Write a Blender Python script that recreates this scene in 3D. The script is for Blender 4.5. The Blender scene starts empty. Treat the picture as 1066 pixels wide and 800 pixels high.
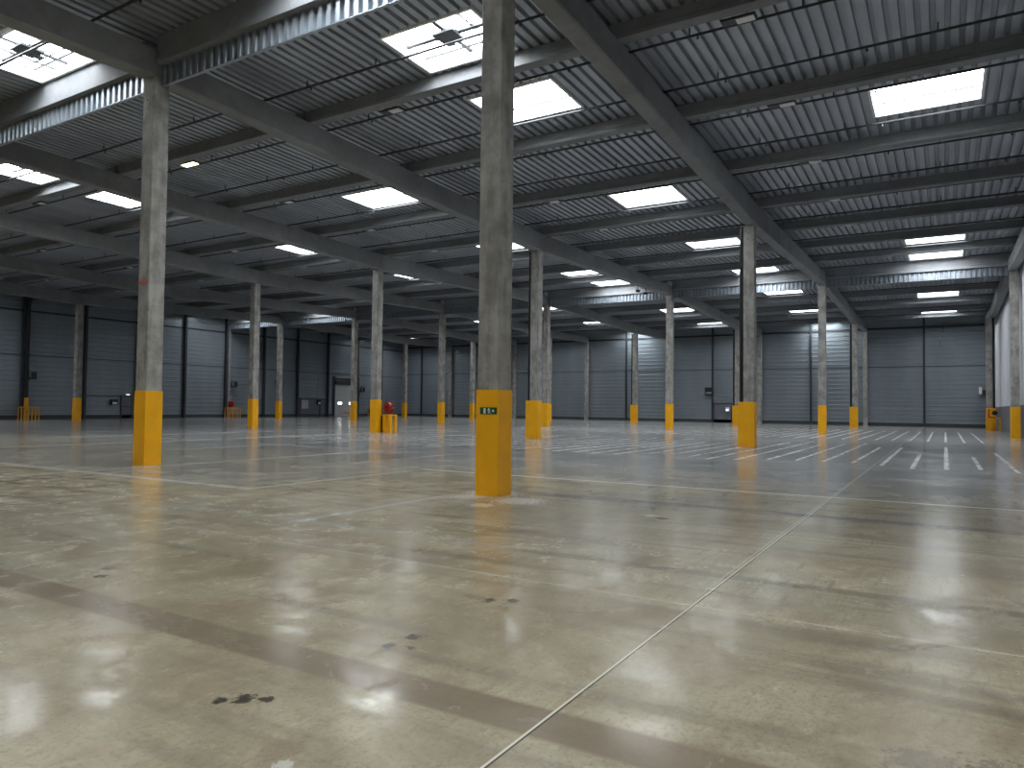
import bpy, math, random
from mathutils import Vector, Matrix
random.seed(7)
C = bpy.context.scene.collection
S = bpy.context.scene

# ------------------------------------------------------------------ site grid
A = 19.1          # distance between column rows (x)
B = 9.85          # distance between column lines (y)
PU = A / 4        # purlin spacing
XF = 66.9         # far wall
XB = -28.6        # rear wall
YR = -10.25       # right wall
YL = 57.4         # left wall

def lerp_rows(x, vals):                # vals for rows -2..4
    r = x / A
    k = math.floor(r); t = r - k
    return vals[k + 2] * (1 - t) + vals[k + 3] * t
_P8 = [0.0, 4.85, 9.7, 14.7, 19.6, 24.4, 29.2, 33.6, 38.2]
def PX(k):                             # purlin position, k may be fractional
    if k < 0: return k * PU
    def at(n): return 38.2 * (n // 8) + _P8[n % 8]
    n = int(math.floor(k)); t = k - n
    return at(n) * (1 - t) + at(n + 1) * t
def zbeam(x): return lerp_rows(x, [9.34, 8.80, 9.34, 8.80, 9.34, 8.85, 9.34])
def zdeck(x): return lerp_rows(x, [10.35, 10.0, 10.35, 10.0, 10.35, 10.0, 10.35])

# ------------------------------------------------------------------ materials
def new_mat(name):
    m = bpy.data.materials.new(name); m.use_nodes = True
    nt = m.node_tree; nt.nodes.clear()
    out = nt.nodes.new('ShaderNodeOutputMaterial')
    bs = nt.nodes.new('ShaderNodeBsdfPrincipled')
    nt.links.new(bs.outputs[0], out.inputs[0])
    return m, nt, bs

class G:
    """tiny node-graph helper"""
    def __init__(s, nt): s.nt = nt
    def link(s, v, sock):
        if isinstance(v, (int, float)): sock.default_value = v
        elif isinstance(v, tuple): sock.default_value = v if len(v) == 4 or len(sock.default_value) == 3 else (*v, 1)
        else: s.nt.links.new(v, sock)
    def m(s, op, a, b=0.0, c=0.0, clamp=False):
        n = s.nt.nodes.new('ShaderNodeMath'); n.operation = op; n.use_clamp = clamp
        s.link(a, n.inputs[0]); s.link(b, n.inputs[1]); s.link(c, n.inputs[2])
        return n.outputs[0]
    def mix(s, f, a, b):
        n = s.nt.nodes.new('ShaderNodeMix'); n.data_type = 'RGBA'
        s.link(f, n.inputs[0]); s.link(a, n.inputs[6]); s.link(b, n.inputs[7])
        return n.outputs[2]
    def noise(s, vec, scale, detail=3.0, rough=.5, dist=0.0):
        n = s.nt.nodes.new('ShaderNodeTexNoise')
        s.link(vec, n.inputs['Vector']); n.inputs['Scale'].default_value = scale
        n.inputs['Detail'].default_value = detail; n.inputs['Roughness'].default_value = rough
        n.inputs['Distortion'].default_value = dist
        return n.outputs[0]
    def coord(s, kind='Object'):
        return s.nt.nodes.new('ShaderNodeTexCoord').outputs[kind]
    def mapped(s, vec, loc=(0, 0, 0), scale=(1, 1, 1), rot=(0, 0, 0)):
        n = s.nt.nodes.new('ShaderNodeMapping'); s.link(vec, n.inputs[0])
        n.inputs[1].default_value = loc; n.inputs[2].default_value = rot; n.inputs[3].default_value = scale
        return n.outputs[0]
    def ramp(s, f, lo, hi):
        n = s.nt.nodes.new('ShaderNodeMapRange'); s.link(f, n.inputs[0])
        n.inputs[1].default_value = lo; n.inputs[2].default_value = hi
        n.interpolation_type = 'SMOOTHSTEP'
        return n.outputs[0]
    def sep(s, vec):
        n = s.nt.nodes.new('ShaderNodeSeparateXYZ'); s.link(vec, n.inputs[0]); return n.outputs
    def rand_vec(s, vec, k=31.0):
        oi = s.nt.nodes.new('ShaderNodeObjectInfo')
        r = s.m('MULTIPLY', oi.outputs['Random'], k)
        n = s.nt.nodes.new('ShaderNodeVectorMath'); n.operation = 'ADD'
        s.link(vec, n.inputs[0]); s.nt.links.new(r, n.inputs[1])
        return n.outputs[0]
    def bump(s, h, strength, dist=.01):
        n = s.nt.nodes.new('ShaderNodeBump'); n.inputs['Strength'].default_value = strength
        n.inputs['Distance'].default_value = dist; s.link(h, n.inputs['Height']); return n.outputs[0]

def plain(name, col, rough=.5, metal=0.0, var=.12, scale=3.0, spec=.5, stretch=(1, 1, 1)):
    m, nt, bs = new_mat(name); g = G(nt)
    v = g.rand_vec(g.mapped(g.coord(), scale=stretch))
    n = g.noise(v, scale, 4.0, .6)
    lo = tuple(c * (1 - var) for c in col); hi = tuple(min(1, c * (1 + var)) for c in col)
    g.link(g.mix(g.ramp(n, .3, .7), lo, hi), bs.inputs['Base Color'])
    g.link(g.m('MULTIPLY_ADD', n, .2, rough - .1), bs.inputs['Roughness'])
    bs.inputs['Metallic'].default_value = metal
    bs.inputs['Specular IOR Level'].default_value = spec
    return m

def emit(name, col, strength):
    m = bpy.data.materials.new(name); m.use_nodes = True
    nt = m.node_tree; nt.nodes.clear()
    out = nt.nodes.new('ShaderNodeOutputMaterial'); e = nt.nodes.new('ShaderNodeEmission')
    e.inputs[0].default_value = (*col, 1); e.inputs[1].default_value = strength
    nt.links.new(e.outputs[0], out.inputs[0]); return m

def concrete(name, col, var=.2, blotch=1.2, streak=False, rough=.75):
    m, nt, bs = new_mat(name); g = G(nt)
    v = g.rand_vec(g.coord())
    n1 = g.noise(v, blotch, 5.0, .65)
    n2 = g.noise(g.mapped(v, scale=(5, 5, .8) if streak else (3, 3, 3)), 1.3, 4.0, .6)
    n3 = g.noise(v, 60.0, 2.0, .6)
    f = g.m('ADD', g.m('MULTIPLY', n1, .65), g.m('MULTIPLY', n2, .35))
    lo = tuple(c * (1 - var) for c in col); hi = tuple(c * (1 + var) for c in col)
    c1 = g.mix(g.ramp(f, .36, .64), lo, hi)
    pits = g.ramp(g.noise(v, 22.0, 2.0, .5), .72, .78)
    c2 = g.mix(g.m('MULTIPLY', pits, .5), c1, tuple(c * .45 for c in col))
    g.link(c2, bs.inputs['Base Color'])
    bs.inputs['Roughness'].default_value = rough
    g.link(g.bump(n3, .25, .004), bs.inputs['Normal'])
    return m

M = {}
M['column'] = concrete('column_concrete', (.285, .278, .262), .33, 2.2, True)
M['beam'] = concrete('beam_concrete', (.195, .203, .213), .15, .5)
M['purlin'] = concrete('purlin_concrete', (.18, .19, .205), .12, .8)
M['yellow'] = plain('yellow_paint', (.93, .44, .004), .36, 0, .06, 2.0)
M['yellow_dull'] = plain('dull_yellow_paint', (.72, .34, .012), .45, 0, .12, 4.0)
M['black'] = plain('black_pipe', (.012, .013, .016), .4, 0, .2)
M['pipe'] = plain('dark_pipe', (.028, .03, .035), .45, .2, .2)
M['darkpost'] = plain('dark_steel', (.03, .034, .042), .5, .1, .2)
M['greypost'] = plain('grey_steel', (.25, .26, .27), .5, .1, .15)
M['red'] = plain('red_paint', (.30, .008, .014), .35, 0, .1)
M['white'] = plain('white_enamel', (.75, .77, .78), .45, 0, .04)
M['whitewall'] = plain('white_panel', (.62, .63, .68), .6, 0, .05, .5)
M['basegrey'] = plain('grey_plinth', (.12, .13, .155), .6, 0, .12, 1.0)
M['darkbase'] = plain('dark_plinth', (.04, .045, .05), .7, 0, .2, 1.0)
M['tray'] = plain('lacquered_tray', (.25, .29, .325), .32, .4, .10, .35, stretch=(1, 1, .3))
M['deck'] = plain('galvanised_deck', (.38, .41, .46), .42, .5, .14, 1.6, stretch=(.25, 1, 1))
M['curtain'] = plain('galvanised_curtain', (.33, .37, .42), .36, .6, .06, 1.0)
M['curb'] = plain('curb_enamel', (.74, .77, .78), .5, 0, .04)
M['doorgrey'] = plain('door_grey', (.40, .41, .42), .5, 0, .05, 1.0)
M['dooranth'] = plain('door_blue_grey', (.11, .12, .15), .5, 0, .08)
M['lamp_body'] = plain('lamp_body', (.05, .052, .055), .5, .3, .1)
M['diff'] = plain('lamp_diffuser', (.72, .73, .74), .35, 0, .03)
M['green'] = plain('sign_green', (.0, .085, .03), .45, 0, .05)
M['signwhite'] = plain('sign_white', (.85, .9, .86), .45, 0, .02)
M['orange'] = plain('orange_tape', (.5, .11, .035), .5, 0, .15)
M['sky'] = emit('skylight_daylight', (.95, .985, 1.0), 26.0)
M['doorwin'] = emit('door_window_daylight', (.95, 1.0, .97), 7.0)
M['lamp_on'] = emit('lamp_glow', (1.0, .80, .30), 9.0)
M['small_on'] = emit('small_lamp_glow', (.9, 1.0, .97), 1.6)

def floor_material():
    m, nt, bs = new_mat('polished_concrete_floor'); g = G(nt)
    P = g.coord(); x, y, z = g.sep(P)
    # a little wander so that joints and tape are not ruler straight
    big = g.noise(P, .16, 4.0, .6)
    med = g.noise(g.mapped(P, scale=(1.0, .55, 1)), .9, 6.0, .66, .6)
    med2 = g.noise(g.mapped(P, loc=(13, 5, 0), scale=(.6, 1.2, 1)), 1.7, 6.0, .7, .4)
    fine = g.noise(P, 14.0, 5.0, .7)
    grit = g.noise(P, 95.0, 2.0, .6)
    AND0 = lambda a, b: g.m('MULTIPLY', a, b)
    c = g.mix(g.ramp(med, .34, .66), (.33, .283, .185), (.54, .485, .335))
    c = g.mix(g.m('MULTIPLY', g.ramp(big, .42, .62), .45), c, (.43, .415, .32))
    c = g.mix(g.m('MULTIPLY', g.ramp(med2, .46, .66), .55), c, (.29, .205, .135))
    sc = g.noise(g.mapped(P, rot=(0, 0, .5), scale=(1.2, 14.0, 1)), 1.2, 5.0, .7)
    c = g.mix(g.m('MULTIPLY', AND0(g.ramp(sc, .52, .68), g.ramp(med, .5, .62)), .5), c, (.17, .14, .10))
    c = g.mix(g.m('MULTIPLY', g.ramp(fine, .48, .72), .42), c, (.22, .185, .13))
    f2 = g.noise(g.mapped(P, loc=(2, 2, 0)), 34.0, 4.0, .7)
    c = g.mix(g.m('MULTIPLY', g.ramp(f2, .52, .64), .45), c, (.20, .17, .12))
    c = g.mix(g.m('MULTIPLY', g.ramp(grit, .60, .78), .28), c, (.50, .46, .36))
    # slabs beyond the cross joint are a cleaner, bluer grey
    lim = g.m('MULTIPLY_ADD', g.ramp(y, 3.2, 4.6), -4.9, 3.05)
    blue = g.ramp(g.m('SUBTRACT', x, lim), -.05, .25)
    far_reflection = g.ramp(x, 2.0, 9.0)  # blue-grey reflection of roof and walls, painted into the distant floor colour
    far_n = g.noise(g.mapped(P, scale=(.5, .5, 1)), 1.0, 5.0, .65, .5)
    c = g.mix(g.m('MULTIPLY_ADD', far_reflection, .46, g.m('MULTIPLY', blue, .34)), c, g.mix(g.ramp(far_n, .36, .64), (.19, .20, .215), (.33, .345, .365)))
    # swept streaks in both driving directions
    st1 = g.noise(g.mapped(P, scale=(.30, 4.0, 1)), 1.0, 3.0, .55)
    st2 = g.noise(g.mapped(P, scale=(4.0, .22, 1)), 1.0, 3.0, .55)
    c = g.mix(g.m('MULTIPLY', g.ramp(st1, .50, .80), .22), c, (.44, .42, .36))
    c = g.mix(g.m('MULTIPLY', g.ramp(st2, .48, .72), .50), c, (.165, .145, .11))
    scr = g.noise(g.mapped(P, rot=(0, 0, 1.15), scale=(1.0, 26.0, 1)), 1.6, 4.0, .7)
    c = g.mix(g.m('MULTIPLY', AND0(g.ramp(scr, .54, .66), g.ramp(big, .44, .58)), .40), c, (.20, .155, .105))
    # dark tyre patches
    ty = g.noise(g.mapped(P, loc=(4, 9, 0), scale=(1.6, .42, 1)), .55, 5.0, .62, .8)
    c = g.mix(g.m('MULTIPLY', g.ramp(ty, .58, .74), .40), c, (.125, .11, .095))
    def line(co, pos, w, soft=.3):
        d = g.m('ABSOLUTE', g.m('SUBTRACT', co, pos))
        n = nt.nodes.new('ShaderNodeMapRange'); g.link(d, n.inputs[0])
        n.inputs[1].default_value = w * (1 + soft); n.inputs[2].default_value = w * (1 - soft)
        return n.outputs[0]
    def rng(co, a, b, s=.15):
        return g.m('MULTIPLY', g.ramp(co, a - s, a + s), g.m('SUBTRACT', 1.0, g.ramp(co, b - s, b + s)))
    def AND(*a):
        r = a[0]
        for q in a[1:]: r = g.m('MULTIPLY', r, q)
        return r
    worn = g.ramp(g.noise(P, 3.2, 4.0, .7), .36, .56)
    # wide bands left by old protective tape
    c = g.mix(AND(line(x, -7.27, .15, .12), g.m('MULTIPLY_ADD', med, .5, .55)), c, (.235, .185, .128))
    c = g.mix(AND(line(x, -3.73, .085, .2), rng(y, -2.7, 3.2), .75 if False else g.m('MULTIPLY_ADD', worn, .2, .5)), c, (.43, .41, .34))
    c = g.mix(AND(line(x, -3.78, .09, .3), rng(y, -9.0, -2.7), .6 if False else g.m('MULTIPLY_ADD', worn, .2, .4)), c, (.155, .14, .105))
    c = g.mix(AND(line(x, .6, .16, .6), rng(y, -10.0, .5), g.m('MULTIPLY_ADD', med, .5, .3)), c, (.13, .115, .10))
    # old lane lines running away from the camera
    for yy, x0, x1, w, s in ((.56, -3.9, -.6, .07, .7), (3.9, -2.0, 2.6, .07, .7), (9.3, -3.5, 14.0, .10, .75), (19.3, 0.0, 26.0, .22, .8), (6.4, 3.3, 12.0, .06, .6),
                             (14.4, 2.0, 30.0, .16, .6), (24.6, 6.0, 40.0, .25, .7), (29.7, 9.0, 45.0, .25, .5), (34.5, 10.0, 45.0, .30, .6)):
        c = g.mix(g.m('MULTIPLY', AND(line(y, yy, w), rng(x, x0, x1)), s), c, (.55, .54, .50))
    # construction joints with pale sealant
    thin = g.m('MULTIPLY_ADD', worn, .6, .4)
    c = g.mix(g.m('MULTIPLY', line(x, -4.87, .010), thin), c, (.70, .68, .58))
    c = g.mix(g.m('MULTIPLY', AND(line(x, 3.08, .055), rng(y, -11.0, 3.9)), .9), c, (.80, .78, .68))
    c = g.mix(AND(line(x, -1.82, .10), rng(y, 3.9, 40.0), thin), c, (.58, .57, .52))
    for xx in (7.9, 13.0, 19.1, 28.6, 38.2, 47.7, 57.3):
        c = g.mix(AND(line(x, xx, .12), rng(y, 5.0, 57.0, 2.0), worn, .6), c, (.52, .53, .54))
    c = g.mix(line(y, -4.918, .005), c, (.06, .05, .04))
    c = g.mix(line(y, -4.905, .0065), c, (.80, .77, .64))
    c = g.mix(AND(line(y, -4.862, .004), g.ramp(x, -5.2, -3.5)), c, (.70, .67, .56))
    # storage-lane tape residue, .76 m apart, in front of the far wall
    per = g.m('ABSOLUTE', g.m('SUBTRACT', g.m('FRACT', g.m('DIVIDE', g.m('ADD', y, 60.0 + .02), .758)), .5))
    pm = nt.nodes.new('ShaderNodeMapRange'); g.link(per, pm.inputs[0]); pm.inputs[1].default_value = .10; pm.inputs[2].default_value = .06
    lane = g.m('FLOOR', g.m('DIVIDE', g.m('ADD', y, 60.02), .758))
    wn = nt.nodes.new('ShaderNodeTexWhiteNoise'); wn.noise_dimensions = '1D'; nt.links.new(lane, wn.inputs['W'])
    end1 = g.m('MULTIPLY_ADD', wn.outputs[0], 9.0, 17.0)
    e1 = g.m('LESS_THAN', x, end1)
    wn2 = nt.nodes.new('ShaderNodeTexWhiteNoise'); wn2.noise_dimensions = '1D'; g.link(g.m('ADD', lane, 77.0), wn2.inputs['W'])
    st0 = g.m('MULTIPLY_ADD', wn2.outputs[0], 1.4, 10.9)
    seg1 = AND(g.m('GREATER_THAN', x, st0), e1)
    seg2 = rng(x, 29.8, 49.0, .4)
    segs = g.m('MAXIMUM', seg1, seg2)
    yr = rng(y, -8.6, 20.0, .1)
    stripes = AND(pm.outputs[0], segs, yr, g.m('MULTIPLY_ADD', worn, .55, .35))
    c = g.mix(stripes, c, (.58, .59, .60))
    # spalls, spilled filler and foot scuffs
    jag = g.noise(P, 16.0, 5.0, .75)
    def spot(px, py, r, col, s=1.0, asp=1.0, thr=0.0):
        nonlocal c
        d = g.m('SQRT', g.m('ADD', g.m('POWER', g.m('SUBTRACT', x, px), 2.0), g.m('POWER', g.m('MULTIPLY', g.m('SUBTRACT', y, py), asp), 2.0)))
        d = g.m('ADD', d, g.m('MULTIPLY', g.m('SUBTRACT', jag, .5), r * 4.2))
        n = nt.nodes.new('ShaderNodeMapRange'); g.link(d, n.inputs[0]); n.inputs[1].default_value = r; n.inputs[2].default_value = r * .8
        c = g.mix(g.m('MULTIPLY', n.outputs[0], s), c, col)
    dk = (.035, .03, .026); wt = (.72, .70, .64)
    for px, py, r, col, s in ((-7.84, -3.50, .055, dk, .9), (-7.78, -3.60, .04, dk, .9), (-7.92, -3.42, .04, dk, .9), (-6.82, -3.57, .045, dk, .85),
                              (-6.60, -3.60, .05, dk, .85), (-6.78, -3.72, .035, dk, .8), (-5.60, -3.54, .05, dk, .8), (-5.50, -3.70, .05, dk, .8),
                              (-7.48, -6.30, .05, dk, .8), (-7.50, -6.42, .05, dk, .8), (-7.66, -6.33, .03, wt, .9), (-7.70, -6.40, .025, wt, .9),
                              (-7.20, -5.98, .045, wt, .7), (-8.40, -6.05, .07, dk, .8), (-0.85, -3.27, .09, dk, .8), (-0.7, -3.05, .10, wt, .8),
                              (-6.79, -0.33, .06, dk, .8), (-6.6, -.1, .05, dk, .7), (-4.9, -2.2, .06, wt, .6), (-.45, -.75, .42, wt, .8), (.1, .1, .5, wt, .7), (-.5, .2, .3, wt, .6),
                              (-1.2, -.55, .22, wt, .6), (-6.75, -6.5, .16, dk, .35), (-6.72, -6.75, .16, dk, .35), (-8.2, -4.2, .05, wt, .7)):
        spot(px, py, r, col, s, 1.0)
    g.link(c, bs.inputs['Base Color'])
    patch = g.noise(g.mapped(P, loc=(3, 7, 0)), 2.3, 5.0, .68, .5)
    near = g.m('SUBTRACT', 1.0, g.ramp(x, -4.0, .5))
    pr = g.m('MULTIPLY', g.ramp(patch, .36, .62), near)
    fr = g.m('ADD', g.ramp(far_n, .38, .62), g.m('MULTIPLY', g.ramp(st2, .42, .62), .7))
    r = g.m('ADD', g.m('MULTIPLY_ADD', pr, .13, .145), g.m('MULTIPLY', g.m('MULTIPLY_ADD', fr, .035, -.005), g.m('SUBTRACT', 1.0, near)))
    r = g.m('ADD', r, g.m('MULTIPLY', g.ramp(fine, .4, .8), .05))
    r = g.m('ADD', r, g.m('MULTIPLY', stripes, .15))
    g.link(r, bs.inputs['Roughness'])
    g.link(g.m('MULTIPLY_ADD', near, -.20, g.m('MULTIPLY_ADD', pr, -.12, .45)), bs.inputs['Specular IOR Level'])
    h = g.m('ADD', g.m('MULTIPLY', g.noise(P, 1.6, 2.0, .5), 1.0), g.m('MULTIPLY', fine, .03))
    g.link(g.bump(h, .12, .003), bs.inputs['Normal'])
    return m
M['floor'] = floor_material()

# ------------------------------------------------------------------ mesh helpers
class MB:
    def __init__(s): s.v = []; s.f = []
    def box(s, x0, x1, y0, y1, z0, z1):
        b = len(s.v)
        s.v += [(x0, y0, z0), (x1, y0, z0), (x1, y1, z0), (x0, y1, z0), (x0, y0, z1), (x1, y0, z1), (x1, y1, z1), (x0, y1, z1)]
        s.f += [tuple(b + i for i in q) for q in ((3, 2, 1, 0), (4, 5, 6, 7), (0, 1, 5, 4), (1, 2, 6, 5), (2, 3, 7, 6), (3, 0, 4, 7))]
        return s
    def cbox(s, cx, cy, z0, z1, w, ch):      # vertical bar with chamfered corners
        h = w / 2; pts = []
        for (sx, sy) in ((-1, -1), (1, -1), (1, 1), (-1, 1)):
            a = (sx * h, sy * (h - ch)); b = (sx * (h - ch), sy * h)
            pts += [a, b] if sx * sy > 0 else [b, a]
        return s.prism([(cx + p[0], cy + p[1]) for p in pts], z0, z1)
    def prism(s, pts, z0, z1):
        b = len(s.v); n = len(pts)
        s.v += [(p[0], p[1], z0) for p in pts] + [(p[0], p[1], z1) for p in pts]
        s.f += [tuple(range(b + n - 1, b - 1, -1)), tuple(range(b + n, b + 2 * n))]
        s.f += [(b + i, b + (i + 1) % n, b + n + (i + 1) % n, b + n + i) for i in range(n)]
        return s
    def sweep(s, sec, p0, p1, up=(0, 0, 1)):     # section (side, up) extruded from p0 to p1
        p0 = Vector(p0); p1 = Vector(p1); d = (p1 - p0).normalized(); up = Vector(up); side = d.cross(up).normalized()
        b = len(s.v); n = len(sec)
        for p in (p0, p1):
            s.v += [tuple(p + side * q[0] + up * q[1]) for q in sec]
        s.f += [tuple(range(b, b + n)), tuple(range(b + 2 * n - 1, b + n - 1, -1))]
        s.f += [(b + (i + 1) % n, b + i, b + n + i, b + n + (i + 1) % n) for i in range(n)]
        return s
    def tube(s, p0, p1, r, n=10, r1=None):
        p0 = Vector(p0); p1 = Vector(p1); d = (p1 - p0).normalized()
        a = Vector((0, 0, 1)) if abs(d.z) < .9 else Vector((1, 0, 0))
        u = d.cross(a).normalized(); w = d.cross(u)
        r1 = r if r1 is None else r1
        b = len(s.v)
        for p, rr in ((p0, r), (p1, r1)):
            s.v += [tuple(p + (u * math.cos(2 * math.pi * i / n) + w * math.sin(2 * math.pi * i / n)) * rr) for i in range(n)]
        s.f += [tuple(range(b + n - 1, b - 1, -1)), tuple(range(b + n, b + 2 * n))]
        s.f += [(b + i, b + (i + 1) % n, b + n + (i + 1) % n, b + n + i) for i in range(n)]
        return s
    def build(s, name, mat, parent=None, loc=None, smooth=False):
        me = bpy.data.meshes.new(name); me.from_pydata(s.v, [], s.f); me.update()
        me.materials.append(mat)
        if smooth:
            for p in me.polygons: p.use_smooth = True
        return link(name, me, parent, loc)

def link(name, me, parent=None, loc=None):
    o = bpy.data.objects.new(name, me); C.objects.link(o)
    if parent: o.parent = parent
    if loc: o.location = loc
    return o
def tag(o, label, cat=None, group=None, kind=None):
    if label: o['label'] = label
    if cat: o['category'] = cat
    if group: o['group'] = group
    if kind: o['kind'] = kind
    return o
def thing(name, label, cat, loc, group=None, rz=0):
    o = bpy.data.objects.new(name, None); C.objects.link(o); o.location = loc; o.rotation_euler = (0, 0, rz)
    o.empty_display_size = .2
    return tag(o, label, cat, group)
def copy_tree(root, loc):
    r = root.copy(); C.objects.link(r); r.location = loc
    for ch in root.children:
        c = ch.copy(); C.objects.link(c); c.parent = r
        for gch in ch.children:
            d = gch.copy(); C.objects.link(d); d.parent = c
    return r
def structure(o, label=None):
    o['kind'] = 'structure'
    if label: o['label'] = label
    return o

ORD = ['zeroth', 'first', 'second', 'third', 'fourth', 'fifth', 'sixth', 'seventh', 'eighth', 'ninth', 'tenth', 'eleventh', 'twelfth', 'thirteenth', 'fourteenth',
       'fifteenth', 'sixteenth', 'seventeenth', 'eighteenth', 'nineteenth', 'twentieth']
AISLE = ['aisle along the right wall', 'second aisle from right wall', 'third aisle from right wall', 'fourth aisle from right wall',
         'fifth aisle from right wall', 'sixth aisle from right wall', 'aisle along the left wall']
LINE = ['column line beside the right wall', 'second column line from right wall', 'third column line from right wall', 'fourth column line from right wall',
        'fifth column line from right wall', 'sixth column line from right wall', 'seventh column line from right wall']
def where(x, unit=PU, noun=''):
    """position counted from the two smoke curtains (x = 0 and x = 38.2)"""
    k = x / unit
    if x < 0: return ORD[max(1, round(abs(k) + (.5 if abs(k) % 1 > .3 else 0)))] + ' before the near smoke curtain'
    return ''

# ------------------------------------------------------------------ setting
fl = MB(); fl.v = [(XB, YR, 0), (XF, YR, 0), (XF, YL, 0), (XB, YL, 0)]; fl.f = [(0, 1, 2, 3)]
structure(fl.build('floor', M['floor']), 'scuffed grey beige polished concrete floor with tape marks')

# skylight positions  (x centre, length in x)
SK = []  # those behind and beside the camera are unseen, added to light every aisle
def sk_add(j, xs):
    for xx in xs: SK.append((j, xx))
sk_add(0, [-11.9, -5.5, 12.0, 31.5, 36.5, 50.9, 61.0])
sk_add(1, [-16.7, -1.2, 3.55, 7.3, 17.2, 26.9, 36.3, 45.3, 55.2, 65.3])
sk_add(2, [-11.9, -1.2, 12.3, 22.0, 31.5, 36.6, 50.9, 61.0])
sk_add(3, [-7.2, 3.5, 7.2, 17.3, 26.9, 45.3, 55.2, 65.3])
sk_add(4, [-7.2, 31.5, 50.9, 61.0])
sk_add(5, [-2.4, 7.3, 36.4, 55.2])
sk_add(6, [-11.9, 12.2, 36.4, 61.0])
SLX, SLY = 2.0, 2.7
YS = 3.68
def sk_c(j, xx): return xx, YS + (j - 1) * B   # y centre of the opening
RIB = B / 34
def snap(v): return round((v - YS) / RIB) * RIB + YS
OPEN = []
for j, xx in SK:
    yc = snap(sk_c(j, xx)[1]); hy = RIB * 4.6
    OPEN.append((j, xx, yc, xx - SLX / 2, xx + SLX / 2, yc - hy, yc + hy))

# corrugated roof deck
dk = MB()
brk = [XB, -19.1, 0.0, 19.1, 38.2, 57.3, XF]
ny = int(math.ceil((YL - YR) / RIB)) + 2
prof = [(-.5, 0.0), (.06, 0.0), (.12, .105), (.44, .105), (.5, 0.0)]      # in rib units, height in metres
for i in range(ny):
    y0 = snap(YR) - RIB + i * RIB
    for a in range(4):
        ya, za = y0 + prof[a][0] * RIB, prof[a][1]; yb, zb = y0 + prof[a + 1][0] * RIB, prof[a + 1][1]
        ym = (ya + yb) / 2
        if yb < YR - .02 or ya > YL + .02: continue
        cuts = sorted([(o[3], o[4]) for o in OPEN if o[5] < ym < o[6]])
        segs = []; x0 = XB
        for c0, c1 in cuts:
            if c0 > x0: segs.append((x0, c0))
            x0 = c1
        segs.append((x0, XF))
        for s0, s1 in segs:
            pts = [s0] + [b for b in brk if s0 + 1e-4 < b < s1 - 1e-4] + [s1]
            b = len(dk.v)
            for xx in pts:
                zz = zdeck(min(max(xx, XB), XF - 1e-6))
                dk.v += [(xx, ya, zz + za), (xx, yb, zz + zb)]
            for q in range(len(pts) - 1):
                k = b + 2 * q
                dk.f.append((k, k + 1, k + 3, k + 2))
structure(dk.build('ceiling', M['deck']), 'corrugated galvanised steel roof deck with bluish sheen')

# liner-tray walls : horizontal ribs
def tray_wall(name, p0, p1, nrm, label):
    mb = MB(); z = 0.0; zs = []
    while z < 10.7:
        zs += [(z, 0), (z + .31, .006), (z + .335, .045), (z + .375, .045)]
        z += .40
    zs.append((z, 0))
    for p in (p0, p1):
        mb.v += [(p[0] + nrm[0] * d, p[1] + nrm[1] * d, zz) for zz, d in zs]
    n = len(zs)
    mb.f = [(i, i + 1, n + i + 1, n + i) for i in range(n - 1)]
    return structure(mb.build(name, M['tray']), label)
tray_wall('wall_far', (XF, YR), (XF, YL), (-1, 0), 'far wall of horizontally ribbed blue grey steel trays')
tray_wall('wall_left', (XB, YL), (XF, YL), (0, -1), 'left wall of horizontally ribbed blue grey steel trays')
tray_wall('wall_rear', (XB, YR), (XB, YL), (1, 0), 'rear wall of ribbed steel trays')
structure(MB().box(XB, XF, YR - .2, YR, 1.88, 11).build('wall_right', M['whitewall']), 'white panelled right wall')
structure(MB().box(XB, XF, YR - .2, YR + .03, 0, 1.88).build('baseboard_right', M['basegrey']), 'grey lower band of the right wall')
structure(MB().box(XF - .08, XF + .1, YR, YL, 0, .32).build('baseboard_far', M['darkbase']), 'dark plinth at foot of far wall')
structure(MB().box(XB, XF, YL - .08, YL + .1, 0, .32).build('baseboard_left', M['darkbase']), 'dark plinth at foot of left wall')
mb = MB(); mb.box(XF - .10, XF, YR, YL, 9.22, 9.40)
structure(mb.build('trim_1', M['darkpost']), 'dark horizontal rail high on far wall')
mb = MB(); mb.box(XF - .05, XF, YR, YL, 5.60, 5.66)
structure(mb.build('trim_2', M['darkpost']), 'thin dark joint line halfway up far wall')
mb = MB(); mb.box(XB, XF, YL - .10, YL, 8.75, 8.90)
structure(mb.build('trim_3', M['darkpost']), 'dark horizontal rail high on left wall')
mb = MB(); mb.box(XB, XF, YL - .05, YL, 5.2, 5.26)
structure(mb.build('trim_4', M['darkpost']), 'thin dark joint line halfway up left wall')

# wall posts
cnt = 0
for k in range(13, 1, -1):
    x = k * PU
    cnt += 1
    o = thing('wall_post', f'dark steel post on the left wall, {ORD[cnt]} from the far corner', 'post', (x, YL - .22, 0), 'posts along the left wall')
    w = .20 if k % 4 else .42
    zt = zdeck(x) - .02
    MB().box(-w / 2, w / 2, -.13, .12, 0, zt).build('shaft', M['darkpost'], o)
    if k % 4 == 0:
        MB().box(-.02, .20, -.30, -.14, .0, zt).build('flange', M['greypost'] if k == 8 else M['darkpost'], o)
cnt = 0
k = -1
for q in range(-1, 12):
    y = q * B / 2
    if y > YL - 1 or y < YR + 1: continue
    cnt += 1
    main = q % 2 == 0
    o = thing('wall_post', f'{"grey brown concrete" if main else "slim dark steel"} post on the far wall, {ORD[cnt]} from the right corner', 'post',
              (XF - .25 if main else XF - .14, y, 0), 'posts along the far wall')
    if main:
        MB().cbox(0, 0, 0, zbeam(XF) - .02, .40, .02).build('shaft', M['column'], o)
    else:
        MB().box(-.08, .08, -.09, .09, 0, zdeck(XF) - .03).build('shaft', M['darkpost'], o)

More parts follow.
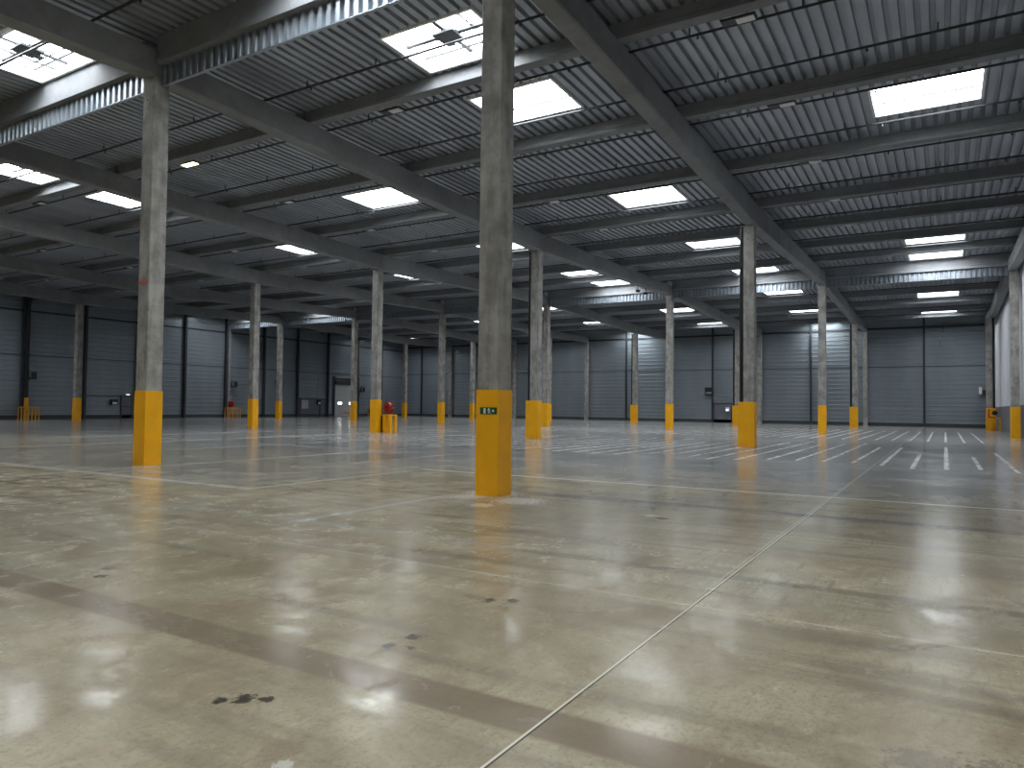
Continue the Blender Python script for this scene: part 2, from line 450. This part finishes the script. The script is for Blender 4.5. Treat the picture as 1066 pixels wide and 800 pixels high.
# ------------------------------------------------------------------ columns
DX = {(1, 1): (-.02, .09), (3, 3): (0, .15), (3, 2): (0, -.1), (2, 2): (0, .0), (0, 2): (0, -.05), (0, 3): (0, .30), (1, 0): (0, 0)}
special = {
 (1, 0): 'nearest square concrete column with yellow base and green exit sign',
 (2, 0): 'second nearest concrete column, left of frame, yellow base and orange tape mark',
 (1, 1): 'concrete column with black downpipe, yellow base, right of the nearest column',
 (3, 1): 'concrete column with yellow base beside the red hose reel',
 (0, 2): 'concrete column with yellow base beside white wall at right edge',
}
def make_column(l, r):
    x = r * A + DX.get((l, r), (0, 0))[0]; y = (l - 1) * B + DX.get((l, r), (0, 0))[1]
    lab = special.get((l, r), f'concrete column with yellow base, {LINE[l]}, {ORD[r + 1]} row')
    o = thing('concrete_column', lab, 'column', (x, y, 0), 'square columns with yellow bases')
    w = .42
    MB().cbox(0, 0, 0, zbeam(x) - (.0 if r in (0, 2) else 0) - .004, w, .018).build('shaft', M['column'], o)
    g = MB(); t = w / 2 + .012
    g.cbox(0, 0, 0, 1.77, w + .03, .012)
    if (l, r) in ((1, 1), (2, 1), (2, 3), (3, 3), (1, 3), (0, 3)):
        sg = -1 if l == 0 else 1; yc_ = sg * (w / 2 + .095)
        ps = MB(); ps.tube((-.06, yc_, 1.5), (-.06, yc_, zbeam(x) - .02), .08, 16)
        for zz in (3.2, 5.2, 7.2): ps.box(-.15, .03, min(sg * w / 2, yc_ + sg * .09), max(sg * w / 2, yc_ + sg * .09), zz, zz + .05)
        ps.build('downpipe', M['black'], o)
        a_, b_ = sorted((sg * w / 2, sg * (w / 2 + .20)))
        g.box(-w / 2 - .01, .06, a_, b_, 0, 1.77)
        g.box(-w / 2 - .05, w / 2 + .02, min(a_, -w / 2 - .02), max(b_ + .02, w / 2 + .02), 0, .03)
    g.build('yellow_guard', M['yellow'], o)
    if (l, r) == (2, 0):
        MB().box(-w / 2 - .006, -w / 2 + .02, -.18, .205, 4.33, 4.40).build('tape_mark', M['orange'], o)
    # threaded lifting socket marks near the head of the shaft
    mk = MB()
    mk.tube((-w / 2 - .004, .03, zbeam(x) - .55), (-w / 2 + .01, .03, zbeam(x) - .55), .022, 10)
    mk.build('socket', M['black'], o)
    return o
for l in range(0, 7):
    for r in range(0, 4):
        if r == 0 and l in (0, 4, 5, 6): continue
        make_column(l, r)

# exit sign on the nearest column
o = thing('exit_sign', 'small green emergency exit sign on the nearest yellow column base', 'sign', (-.226, -.035, 1.36))
MB().box(-.008, 0, -.165, .165, 0, .115).build('panel', M['green'], o)
d = MB(); d.box(-.010, -.0075, .055, .095, .012, .103)
d.build('door_symbol', M['signwhite'], o)
f = MB(); X0, X1 = -.011, -.0075
def poly(pts):
    b = len(f.v); n = len(pts)
    f.v.extend([(X0, p[0], p[1]) for p in pts] + [(X1, p[0], p[1]) for p in pts])
    f.f.append(tuple(range(b, b + n)))
    for i in range(n): f.f.append((b + i, b + n + i, b + n + (i + 1) % n, b + (i + 1) % n))
poly([(-.010 + .012 * math.cos(t * math.pi / 4), .094 + .010 * math.sin(t * math.pi / 4)) for t in range(8)])
poly([(.000, .084), (.022, .070), (.018, .062), (.000, .070)])                 # arm forward
poly([(-.012, .086), (.004, .086), (-.008, .048), (-.026, .052)])              # torso
poly([(-.012, .084), (-.040, .072), (-.038, .064), (-.012, .072)])             # arm back
poly([(-.010, .052), (.008, .038), (.004, .014), (-.006, .014), (-.004, .034), (-.024, .048)])   # front leg
poly([(-.018, .052), (-.030, .030), (-.056, .022), (-.054, .014), (-.022, .022), (-.008, .048)]) # rear leg
f.build('running_figure', M['signwhite'], o)
f = MB()
poly([(-.120, .058), (-.090, .084), (-.090, .068), (-.068, .068), (-.068, .048), (-.090, .048), (-.090, .032)])
for v in range(len(f.v)): f.v[v] = (f.v[v][0], -(f.v[v][1]) - .188 if False else f.v[v][1], f.v[v][2])
f.build('arrow', M['signwhite'], o)

# ------------------------------------------------------------------ main beams
spans = [(-1.5, -1, 'far in front of the first row'), (-1, 0, 'in front of the first row'), (0, 1, 'from first to second row'), (1, 2, 'from second to third row'),
         (2, 3, 'from third to fourth row'), (3, 3.49, 'from fourth row to far wall')]
for l in range(7):
    y = (l - 1) * B
    for a, b_, txt in spans:
        if a == -1.5 and l < 1: pass
        x0 = a * A + .012; x1 = b_ * A - .012
        z0 = zbeam(x0); z1 = zbeam(x1); t0 = zdeck(x0) - .374; t1 = zdeck(x1) - .374
        h = .225; c = .035
        mb = MB()
        for xx, zb, zt in ((0, z0, t0), (x1 - x0, z1, t1)):
            mb.v += [(xx, -h + c, zb - z0), (xx, h - c, zb - z0), (xx, h, zb - z0 + c), (xx, h, zt - z0), (xx, -h, zt - z0), (xx, -h, zb - z0 + c)]
        mb.f = [(5, 4, 3, 2, 1, 0), (6, 7, 8, 9, 10, 11)] + [(i, (i + 1) % 6, 6 + (i + 1) % 6, 6 + i) for i in range(6)]
        o = mb.build('roof_beam', M['beam'], None, (x0, y, z0))
        tag(o, f'deep concrete roof beam on {LINE[l]}, {txt}', 'beam', 'main concrete roof beams')

# ------------------------------------------------------------------ purlins
secP = [(-.165, 0), (.165, 0), (.165, .10), (.14, .12), (.14, .368), (-.14, .368), (-.14, .12), (-.165, .10)]
secD = [(-.19, 0), (.19, 0), (.19, .14), (.14, .18), (.14, .698), (-.14, .698), (-.14, .18), (-.19, .14)]
def purlin_where(k):
    if k < 0: return f'{ORD[-k]} in front of near smoke curtain'
    if k < 8: return f'{ORD[k]} beyond near smoke curtain'
    return f'{ORD[k - 8]} beyond far smoke curtain'
pm_ = {}
for j in range(7):
    y0 = (j - 1) * B; y1 = min(y0 + B, YL)
    L = y1 - y0
    for k in range(-5, 14):
        x = PX(k)
        deep = k in (0, 8)
        key = (deep, round(L, 2))
        gap = .235 if deep else .008
        if key not in pm_:
            mb = MB(); mb.sweep(secD if deep else secP, (0, gap, 0), (0, L - gap, 0))
            me = bpy.data.meshes.new('purlin'); me.from_pydata(mb.v, [], mb.f); me.update(); me.materials.append(M['purlin']); pm_[key] = me
        if deep:
            o = link('roof_purlin', pm_[key], None, (x, y0, zdeck(x) - .70))
            tag(o, f'deep purlin carrying the {"near" if k == 0 else "far"} smoke curtain, {AISLE[j]}', 'beam', 'deep purlins above the smoke curtains')
        else:
            if k == -5 and j > 3: continue
            o = link('roof_purlin', pm_[key], None, (x, y0, zdeck(x) - .37))
            tag(o, f'slim concrete purlin, {purlin_where(k)}, {AISLE[j]}', 'beam', 'slim purlins under the roof deck')

# ------------------------------------------------------------------ smoke curtains
def curtain_mesh(L):
    mb = MB(); p = .25; d = .045; pts = []
    yy = 0.0
    while yy < L:
        for fx, dx in ((0, -d), (.40, -d), (.5, d), (.90, d)):
            q = yy + fx * p
            if q < L: pts.append((dx, q))
        yy += p
    t = .004
    outer = pts; inner = [(a + t, b) for a, b in reversed(pts)]
    n = len(pts)
    b0 = 0
    for zz in (0, .50):
        mb.v += [(a, b, zz) for a, b in pts] + [(a + t, b, zz) for a, b in pts]
    m2 = 2 * n
    for i in range(n - 1):
        mb.f.append((i + 1, i, m2 + i, m2 + i + 1))
        mb.f.append((n + i, n + i + 1, m2 + n + i + 1, m2 + n + i))
        mb.f.append((i, i + 1, n + i + 1, n + i))
    return mb
for k, nm in ((0, 'near'), (8, 'far')):
    x = k * PU; zt = zdeck(x) - .705
    for j in range(7):
        y0 = (j - 1) * B + .235; y1 = min((j - 1) * B + B, YL) - .235
        o = thing('smoke_curtain', f'ribbed galvanised {nm} smoke curtain hanging across the {AISLE[j]}', 'smoke curtain', (x, y0, zt - .5), 'ribbed smoke curtains under the roof')
        curtain_mesh(y1 - y0).build('ribbed_sheet', M['curtain'], o)
        MB().box(-.04, .04, 0, y1 - y0, -.012, .0).build('bottom_rail', M['curtain'], o)

# ------------------------------------------------------------------ skylights
H = .30
def make_skylight(j, xx, yc, x0, x1, y0, y1, lab, vent):
    z = zdeck(xx); sl = (zdeck(x1) - zdeck(x0)) / (x1 - x0)
    o = thing('skylight', lab, 'skylight', (xx, yc, z), 'roof skylights')
    def zz(x): return (x) * sl
    hx = (x1 - x0) / 2; hy = (y1 - y0) / 2; t = .05
    def wall(ax, bx, ay, by):
        mb.v.extend([(px, py, zz(px) + pz) for pz in (-.03, H) for px, py in ((ax, ay), (bx, ay), (bx, by), (ax, by))])
        b = len(mb.v) - 8
        mb.f.extend([tuple(b + i for i in q) for q in ((3, 2, 1, 0), (4, 5, 6, 7), (0, 1, 5, 4), (1, 2, 6, 5), (2, 3, 7, 6), (3, 0, 4, 7))])
    mb = MB()
    wall(-hx - .02, -hx + t, -hy - .02, hy + .02); wall(hx - t, hx + .02, -hy - .02, hy + .02)
    wall(-hx + t, hx - t, -hy - .02, -hy + t); wall(-hx + t, hx - t, hy - t, hy + .02)
    mb.build('curb', M['curb'], o)
    mb = MB(); mb.v = [(px, py, zz(px) + H + .004) for px, py in ((-hx, -hy), (-hx, hy), (hx, hy), (hx, -hy))]; mb.f = [(0, 1, 2, 3)]
    mb.build('pane', M['sky'], o)
    # aluminium seam of the pane
    mb = MB(); zq = H - .02
    mb.box(hx - .27, hx - .20, -hy + t, hy - t, zq + zz(hx) - .03, zq + zz(hx) + .01)
    mb.build('glazing_bar', M['pipe'], o)
    if vent:
        mb = MB()
        mb.box(-.06, .06, -hy + t, hy - t, H - .12, H - .04)
        mb.box(-hx + t, hx - t, -.055, .055, H - .10, H - .05)
        mb.box(-hx + t, -.04, -hy * .52 - .02, -hy * .52 + .02, H - .08, H - .05)
        if j == 2:
            mb.box(-hx + t, hx - t, hy * .5 - .03, hy * .5 + .03, H - .09, H - .05)
            mb.box(hx * .5 - .02, hx * .5 + .02, -hy + t, hy - t, H - .08, H - .05)
        mb.build('opening_frame', M['darkpost'], o)
        mb = MB(); mb.box(-.30, .26, -.30, .30, H - .18, H - .12); mb.box(.0, .45, .10, .34, H - .13, H - .10)
        mb.build('actuator_plate', M['darkpost'], o)
        mb = MB()
        mb.tube((.05, -.1, H - .12), (-.55, -.75, H - .04), .014, 6); mb.tube((.0, -.05, H - .12), (-.35, -.95, H - .04), .012, 6)
        mb.tube((.25, -.3, H - .12), (.15, -.75, H - .05), .012, 6); mb.tube((.15, -.75, H - .05), (.40, -.55, H - .10), .012, 6)
        mb.build('actuator_arm', M['greypost'], o)
        mb = MB(); mb.box(-hx + .20, -hx + .38, -hy + .3, hy - .2, H - .09, H - .05)
        mb.build('gutter_bar', M['greypost'], o)
    elif j == 1 and xx < 10:
        mb = MB()
        mb.box(-hx + .05, hx - .35, -.45, -.43, H - .03, H - .015); mb.box(-hx + .05, hx - .35, .42, .44, H - .03, H - .015)
        mb.build('seam', M['greypost'], o)
    return o
byaisle = {}
for op in sorted(OPEN, key=lambda q: (q[0], q[1])):
    j, xx = op[0], op[1]
    if xx < 0: n = byaisle[(j, 'n')] = byaisle.get((j, 'n'), 0) + 1
    if xx < 0:  # this run includes the unseen skylights added for lighting
        rest = [q for q in OPEN if q[0] == j and q[1] < 0]; rest.sort(key=lambda q: -q[1])
        lab = f'bright skylight, {ORD[rest.index(op) + 1]} in front of near smoke curtain, {AISLE[j]}'
    elif xx < 38.2:
        rest = sorted([q for q in OPEN if q[0] == j and 0 < q[1] < 38.2], key=lambda q: q[1])
        lab = f'bright skylight, {ORD[rest.index(op) + 1]} beyond near smoke curtain, {AISLE[j]}'
    else:
        rest = sorted([q for q in OPEN if q[0] == j and q[1] > 38.2], key=lambda q: q[1])
        lab = f'bright skylight, {ORD[rest.index(op) + 1]} beyond far smoke curtain, {AISLE[j]}'
    make_skylight(*op, lab, xx in (3.55, 3.5, -1.2))

# ------------------------------------------------------------------ sprinkler pipes
def mesh_of(mb, name, mat):
    me = bpy.data.meshes.new(name); me.from_pydata(mb.v, [], mb.f); me.update(); me.materials.append(mat); return me
hang_me = mesh_of(MB().box(-.01, .01, -.014, .014, .02, .198), 'hanger', M['pipe'])
head_me = mesh_of(MB().tube((0, 0, -.03), (0, 0, -.10), .013, 6, .035), 'sprinkler_head', M['pipe'])
for k in range(-4, 28):
    x = .85 + PX(k / 2)
    if x > XF - 1.5: break
    z = zdeck(x) - .20
    if k < 0: w_ = f'{ORD[-k]} in front of near smoke curtain'
    elif x < 38.2: w_ = f'{ORD[k + 1]} beyond near smoke curtain'
    else: w_ = f'{ORD[k - 15]} beyond far smoke curtain'
    o = thing('sprinkler_pipe', f'thin dark sprinkler pipe crossing under the deck, {w_}', 'pipe', (x, YR + .02, z), 'sprinkler pipes under the roof deck')
    MB().tube((0, 0, 0), (0, YL - YR - .04, 0), .032, 8).build('pipe', M['pipe'], o)
    # short hangers up to the deck, and drop heads
    if -2 <= k < 10:
        for q in range(22):
            yy = 1.3 + q * 2.45
            if abs(((yy + YR) / B) - round((yy + YR) / B)) < .05: continue
            if any(op[3] - .1 < x < op[4] + .1 and op[5] - .1 < yy + YR < op[6] + .1 for op in OPEN): continue
            h_ = link('hanger', hang_me, o, (0, yy, 0))
        for q in range(9):
            h_ = link('sprinkler_head', head_me, o, (0, 1.9 + q * 3.28, 0))

# ------------------------------------------------------------------ high-bay lamps
def make_lamp(loc, lab, on=False):
    o = thing('high_bay_lamp', lab, 'lamp', loc, 'high-bay lamps under the roof')
    mb = MB(); mb.box(-.13, .13, -.37, .37, 0, .05); mb.box(-.06, .06, -.20, .20, .05, .09)
    mb.build('housing', M['lamp_body'], o)
    mb = MB(); mb.box(-.11, .11, -.33 if on else -.33, .33 if on else .05, -.02, 0)
    mb.build('diffuser', M['lamp_on'] if on else M['diff'], o)
    mb = MB(); mb.tube((0, -.15, .085), (0, -.15, .255), .006, 6); mb.tube((0, .15, .085), (0, .15, .255), .006, 6)
    mb.build('suspension', M['pipe'], o)
    return o
lp = make_lamp((.9 + PU, -2.75, zdeck(.9 + PU) - .255), 'unlit high-bay lamp, second beyond near smoke curtain, ' + AISLE[0])
used = (0, 1)
for j in range(7):
    for k in range(0, 14):
        if (j, k) == used: continue
        x = .62 + PX(k); y = -2.75 + j * B
        if y > YL - 1: continue
        n = k + 1 if k < 8 else k - 7
        txt = f'{ORD[n]} beyond {"near" if k < 8 else "far"} smoke curtain, {AISLE[j]}'
        if (j, k) == (2, 1):
            make_lamp((x, y - .5, zdeck(x) - .255), 'lit high-bay lamp glowing yellow, right of the second nearest column', True); continue
        c = copy_tree(lp, (x, y, zdeck(x) - .255)); c['label'] = 'unlit high-bay lamp, ' + txt
lp.location = (.62 + PX(1), -2.75, zdeck(.62 + PX(1)) - .255)

# ------------------------------------------------------------------ hose reels and guards
def guard(loc, w, d, nb, lab, mat, t=.035, h=1.02, rz=0):
    o = thing('protective_guard', lab, 'guard rail', loc, 'yellow guard frames round the hose reels', rz)
    mb = MB(); mb.box(-d / 2, d / 2, -w / 2, w / 2, h - .07, h)
    mb.build('top_rim', mat, o)
    for i in range(nb):
        yy = -w / 2 + t + (w - 2 * t) * i / (nb - 1)
        MB().box(-d / 2, -d / 2 + 2 * t, yy - t, yy + t, 0, h - .07).build('leg', mat, o)
    for yy in (-w / 2 + t, w / 2 - t):
        MB().box(d / 2 - 2 * t, d / 2, yy - t, yy + t, 0, h - .07).build('leg', mat, o)
    return o
g1 = guard((19.55, 19.16, 0), .68, .55, 2, 'solid orange yellow guard table under the red hose reel beside a column', M['yellow'], .075, .98)
MB().box(-.275, -.125, .0, .34, .0, .9).build('side_plate', M['yellow'], g1)

def reel(loc, rz, lab):
    o = thing('hose_reel', lab, 'hose reel', loc, 'fire hose reels', rz)
    mb = MB()
    for xx in (-.14, .12): mb.tube((xx, 0, 0), (xx + .02, 0, 0), .31, 28)
    mb.build('disc', M['red'], o)
    MB().tube((-.12, 0, 0), (.12, 0, 0), .25, 24).build('coiled_hose', M['red'], o)
    MB().tube((-.19, 0, 0), (-.14, 0, 0), .06, 14).build('hub', M['black'], o)
    mb = MB(); mb.tube((0, -.33, -.05), (0, -.50, -.02), .035, 8); mb.tube((0, -.5, -.02), (0, -.58, -.06), .02, 8)
    mb.build('nozzle', M['greypost'], o)
    mb = MB(); mb.box(-.03, .03, .0, .05, -.36, -.2); mb.box(-.16, .16, -.02, .06, -.36, -.31)
    mb.build('bracket', M['red'], o)
    return o
reel((19.6, 19.22, 1.36), -0.35, 'round red fire hose reel above the solid yellow guard')

def riser(loc, zt, lab, lower, dx=0):
    o = thing('riser_pipe', lab, 'pipe', loc, 'black riser pipes')
    MB().tube((0, 0, 1.75), (0, 0, zt), .06, 12).build('pipe', M['black'], o)
    MB().box(-.1, .1, -.22, .12, 0, 1.75).build('pipe_guard', lower, o)
    return o
# left wall, by the left edge of the picture
guard((19.0, 56.1, 0), 1.35, .6, 6, 'thin yellow guard frame on left wall, leftmost in the picture', M['yellow_dull'], rz=math.pi / 2)
riser((19.1, 56.78, 0), 8.5, 'black riser pipe with yellow foot on left wall, leftmost', M['yellow_dull'])
guard((38.35, 56.3, 0), 1.6, .5, 6, 'thin yellow guard frame on left wall under a dark red hose reel', M['yellow_dull'], rz=math.pi / 2)
reel((38.45, 56.75, 1.38), 0.5, 'small dark red hose reel on left wall above yellow frame')
guard((59.6, 56.3, 0), 1.5, .5, 3, 'small yellow guard frame at left wall, farthest, behind columns', M['yellow_dull'], rz=math.pi / 2)
reel((59.6, 56.72, .62), 0.5, 'red hose reel inside the farthest small yellow frame')
# right-hand end
guard((56.2, -9.74, 0), .95, .6, 2, 'yellow guard table beside the right wall column', M['yellow_dull'], .05)
oo = thing('hose_reel', 'black hose reel above yellow guard near right wall', 'hose reel', (56.3, -9.80, 1.38), 'fire hose reels')
MB().tube((-.12, -.05, 0), (.12, -.05, 0), .19, 24).build('disc', M['black'], oo)
MB().box(-.1, .1, .28, .42, -.36, .30).build('bracket', M['orange'], oo)
MB().box(-.1, .1, -.1, .28, -.36, -.29).build('foot', M['black'], oo)

# ------------------------------------------------------------------ doors and small wall fittings
# left wall personnel door
yw = YL - .045
o = structure(bpy.data.objects.new('door_1', None)); C.objects.link(o); o.location = (27.7, yw, 0)
o['label'] = 'blue grey personnel door with dark frame on left wall'
mb = MB(); mb.box(-.52, -.44, -.06, 0, 0, 2.06); mb.box(.44, .52, -.06, 0, 0, 2.06); mb.box(-.52, .52, -.06, 0, 2.0, 2.08)
mb.build('frame', M['darkpost'], o)
MB().box(-.44, .44, -.035, 0, .01, 2.0).build('leaf', M['dooranth'], o)
MB().box(-.38, .38, -.10, -.035, 1.02, 1.08).build('push_bar', M['black'], o)
structure(MB().box(23.95, 27.18, yw - .05, yw, 2.0, 2.07).build('trim_5', M['darkpost']), 'dark rail beside personnel door')
def fitting(name, loc, lab, cat, size, mat, face=None, fm=None):
    o = thing(name, lab, cat, loc)
    x, y, z = size
    MB().box(-x / 2, x / 2, -y / 2, y / 2, 0, z).build('body', mat, o)
    if face == 'y': MB().box(-x * .36, x * .36, -y / 2 - .02, -y / 2, z * .12, z * .5).build('lens', fm, o)
    if face == 'x': MB().box(-x / 2 - .02, -x / 2, -y * .36, y * .36, z * .12, z * .5).build('lens', fm, o)
    return o
fitting('emergency_light', (27.75, yw - .12, 2.1), 'small glowing emergency light over left wall door', 'lamp', (.42, .12, .16), M['white'], 'y', M['small_on'])
fitting('wall_box', (26.5, yw - .15, 1.22), 'black wall box with white lens left of the personnel door', 'box', (.55, .25, .5), M['black'], 'y', M['white'])
# black sensor/speaker boxes on the posts
for (x, zz, lab) in ((19.62, 3.25, 'black loudspeaker box on left wall post above leftmost yellow guard'),
                     (39.0, 3.15, 'black loudspeaker box on left wall post above the dark red reel'),
                     (58.3, 3.1, 'black loudspeaker box high on left wall beyond the dock door')):
    oo = thing('loudspeaker', lab, 'loudspeaker', (x, YL - .45, zz))
    MB().box(-.24, .22, -.2, .2, 0, .6).build('cabinet', M['black'], oo)
    MB().box(-.29, -.24, -.22, .05, .1, .7).build('bracket', M['greypost'], oo)
# glazed panel group with notice board on the left wall
o = structure(bpy.data.objects.new('door_2', None)); C.objects.link(o); o.location = (50.3, yw, 0)
o['label'] = 'wide dark framed double door with white notice on left wall'
mb = MB(); mb.box(-2.05, -1.97, -.06, 0, 0, 2.1); mb.box(1.97, 2.05, -.06, 0, 0, 2.1); mb.box(-2.05, 2.05, -.06, 0, 2.05, 2.15); mb.box(1.0, 1.22, -.07, 0, 0, 2.05)
mb.build('frame', M['darkpost'], o)
mb = MB(); mb.box(-1.97, 1.0, -.03, 0, .01, 2.05); mb.box(1.22, 1.97, -.03, 0, .01, 2.05)
mb.build('leaf', M['dooranth'], o)
MB().box(-1.75, -.75, -.05, -.03, .95, 1.95).build('notice', M['basegrey'] if False else M['doorgrey'], o)
fitting('emergency_light', (51.1, yw - .14, 1.45), 'emergency light with white lens on double door of left wall', 'lamp', (.5, .2, .5), M['black'], 'y', M['white'])
oo = thing('conduit', 'thin pale vertical conduit on left wall above the double door', 'pipe', (51.1, yw - .06, 2.16))
MB().tube((0, 0, 0), (0, 0, 3.5), .035, 8).build('tube', M['doorgrey'], oo)
# sectional dock door
o = structure(bpy.data.objects.new('door_3', None)); C.objects.link(o); o.location = (55.75, yw, 0)
o['label'] = 'light grey sectional dock door with two bright windows'
mb = MB()
for i in range(6): mb.box(-1.95, 1.95, -.06, 0, .02 + i * .645, .02 + i * .645 + .63)
mb.build('leaf', M['doorgrey'], o)
for cx in (-1.1, .85):
    w = MB().box(cx - .32, cx + .32, -.075, -.06, 1.5, 1.74).build('window', M['doorwin'], o)
mb = MB(); mb.box(-2.25, -1.95, -.1, 0, 0, 4.9); mb.box(1.95, 2.25, -.1, 0, 0, 4.9); mb.box(-1.95, 1.95, -.25, 0, 3.95, 4.35); mb.box(-1.95, 1.95, -.12, 0, 4.55, 4.7)
mb.build('frame', M['darkpost'], o)
MB().box(-.6, .6, -.075, -.06, .35, .5).build('warning_strip', M['orange'], o)
# far wall personnel door
xw = XF - .05
o = structure(bpy.data.objects.new('door_4', None)); C.objects.link(o); o.location = (xw, 13.7, 0)
o['label'] = 'grey personnel door with dark frame on far wall'
mb = MB(); mb.box(-.06, 0, -.98, -.90, 0, 2.05); mb.box(-.06, 0, .90, .98, 0, 2.05); mb.box(-.06, 0, -.98, .98, 1.98, 2.06)
mb.build('frame', M['darkpost'], o)
MB().box(-.03, 0, -.9, .9, .01, 1.98).build('leaf', M['basegrey'], o)
fitting('emergency_light', (xw - .18, 13.15, 1.2), 'white emergency light beside the door on far wall', 'lamp', (.2, .38, .42), M['white'], 'x', M['small_on'])
oo = thing('loudspeaker', 'dark loudspeaker box on far wall left of the personnel door', 'loudspeaker', (xw - .2, 15.1, 2.95))
MB().box(-.2, .2, -.42, .42, 0, .78).build('cabinet', M['black'], oo)
MB().box(-.22, -.2, -.30, .30, .12, .30).build('label_plate', M['greypost'], oo)
oo = thing('loudspeaker', 'white and black box high on far wall beside right corner', 'loudspeaker', (xw - .2, -9.35, 3.05))
MB().box(-.16, .16, -.06, .16, 0, .62).build('cabinet', M['white'], oo)
MB().box(-.1, .2, -.55, -.06, -.1, .35).build('bracket', M['black'], oo)
# two small cameras hung under the third line beam
for q, (xx, nm) in enumerate(((32.2, 'left'), (33.6, 'right'))):
    oo = thing('security_camera', f'{nm} one of two black security cameras under a roof beam', 'camera', (xx, B + .05, zbeam(xx) - .42), 'cameras under the roof beam')
    MB().tube((0, 0, .1), (0, 0, .415), .035, 8).build('stem', M['black'], oo)
    MB().box(-.16, .14, -.09, .09, 0, .14).build('housing', M['black'], oo)

# ------------------------------------------------------------------ world, camera, view
w = bpy.data.worlds.new('overcast'); S.world = w; w.use_nodes = True
bg = w.node_tree.nodes['Background']; bg.inputs[0].default_value = (.75, .82, .9, 1); bg.inputs[1].default_value = .6

cam = bpy.data.cameras.new('camera'); co = bpy.data.objects.new('camera', cam); C.objects.link(co)
F_PX, PIT, ROL, YAW = 748.41, .0308, .0111, .5421
cam.sensor_width = 36; cam.sensor_fit = 'HORIZONTAL'; cam.lens = F_PX * 36 / 1066; cam.clip_end = 400; cam.clip_start = .05
fw = Vector((math.cos(YAW), math.sin(YAW), 0)); rt = Vector((math.sin(YAW), -math.cos(YAW), 0)); up = Vector((0, 0, 1))
Fv = fw * math.cos(PIT) + up * math.sin(PIT); Uv = up * math.cos(PIT) - fw * math.sin(PIT)
R2 = rt * math.cos(ROL) + Uv * math.sin(ROL); U2 = Uv * math.cos(ROL) - rt * math.sin(ROL)
mt = Matrix((R2, U2, -Fv)).transposed().to_4x4(); mt.translation = Vector((-10.3112, -6.5593, 1.5))
co.matrix_world = mt
S.camera = co
S.view_settings.view_transform = 'Standard'; S.view_settings.look = 'None'
S.view_settings.gamma = 1.0; S.view_settings.use_curve_mapping = False
S.view_settings.exposure = 0.0
S.cycles.max_bounces = 7; S.cycles.diffuse_bounces = 5; S.cycles.glossy_bounces = 4
S.cycles.sample_clamp_indirect = 6.0
S.cycles.caustics_reflective = True
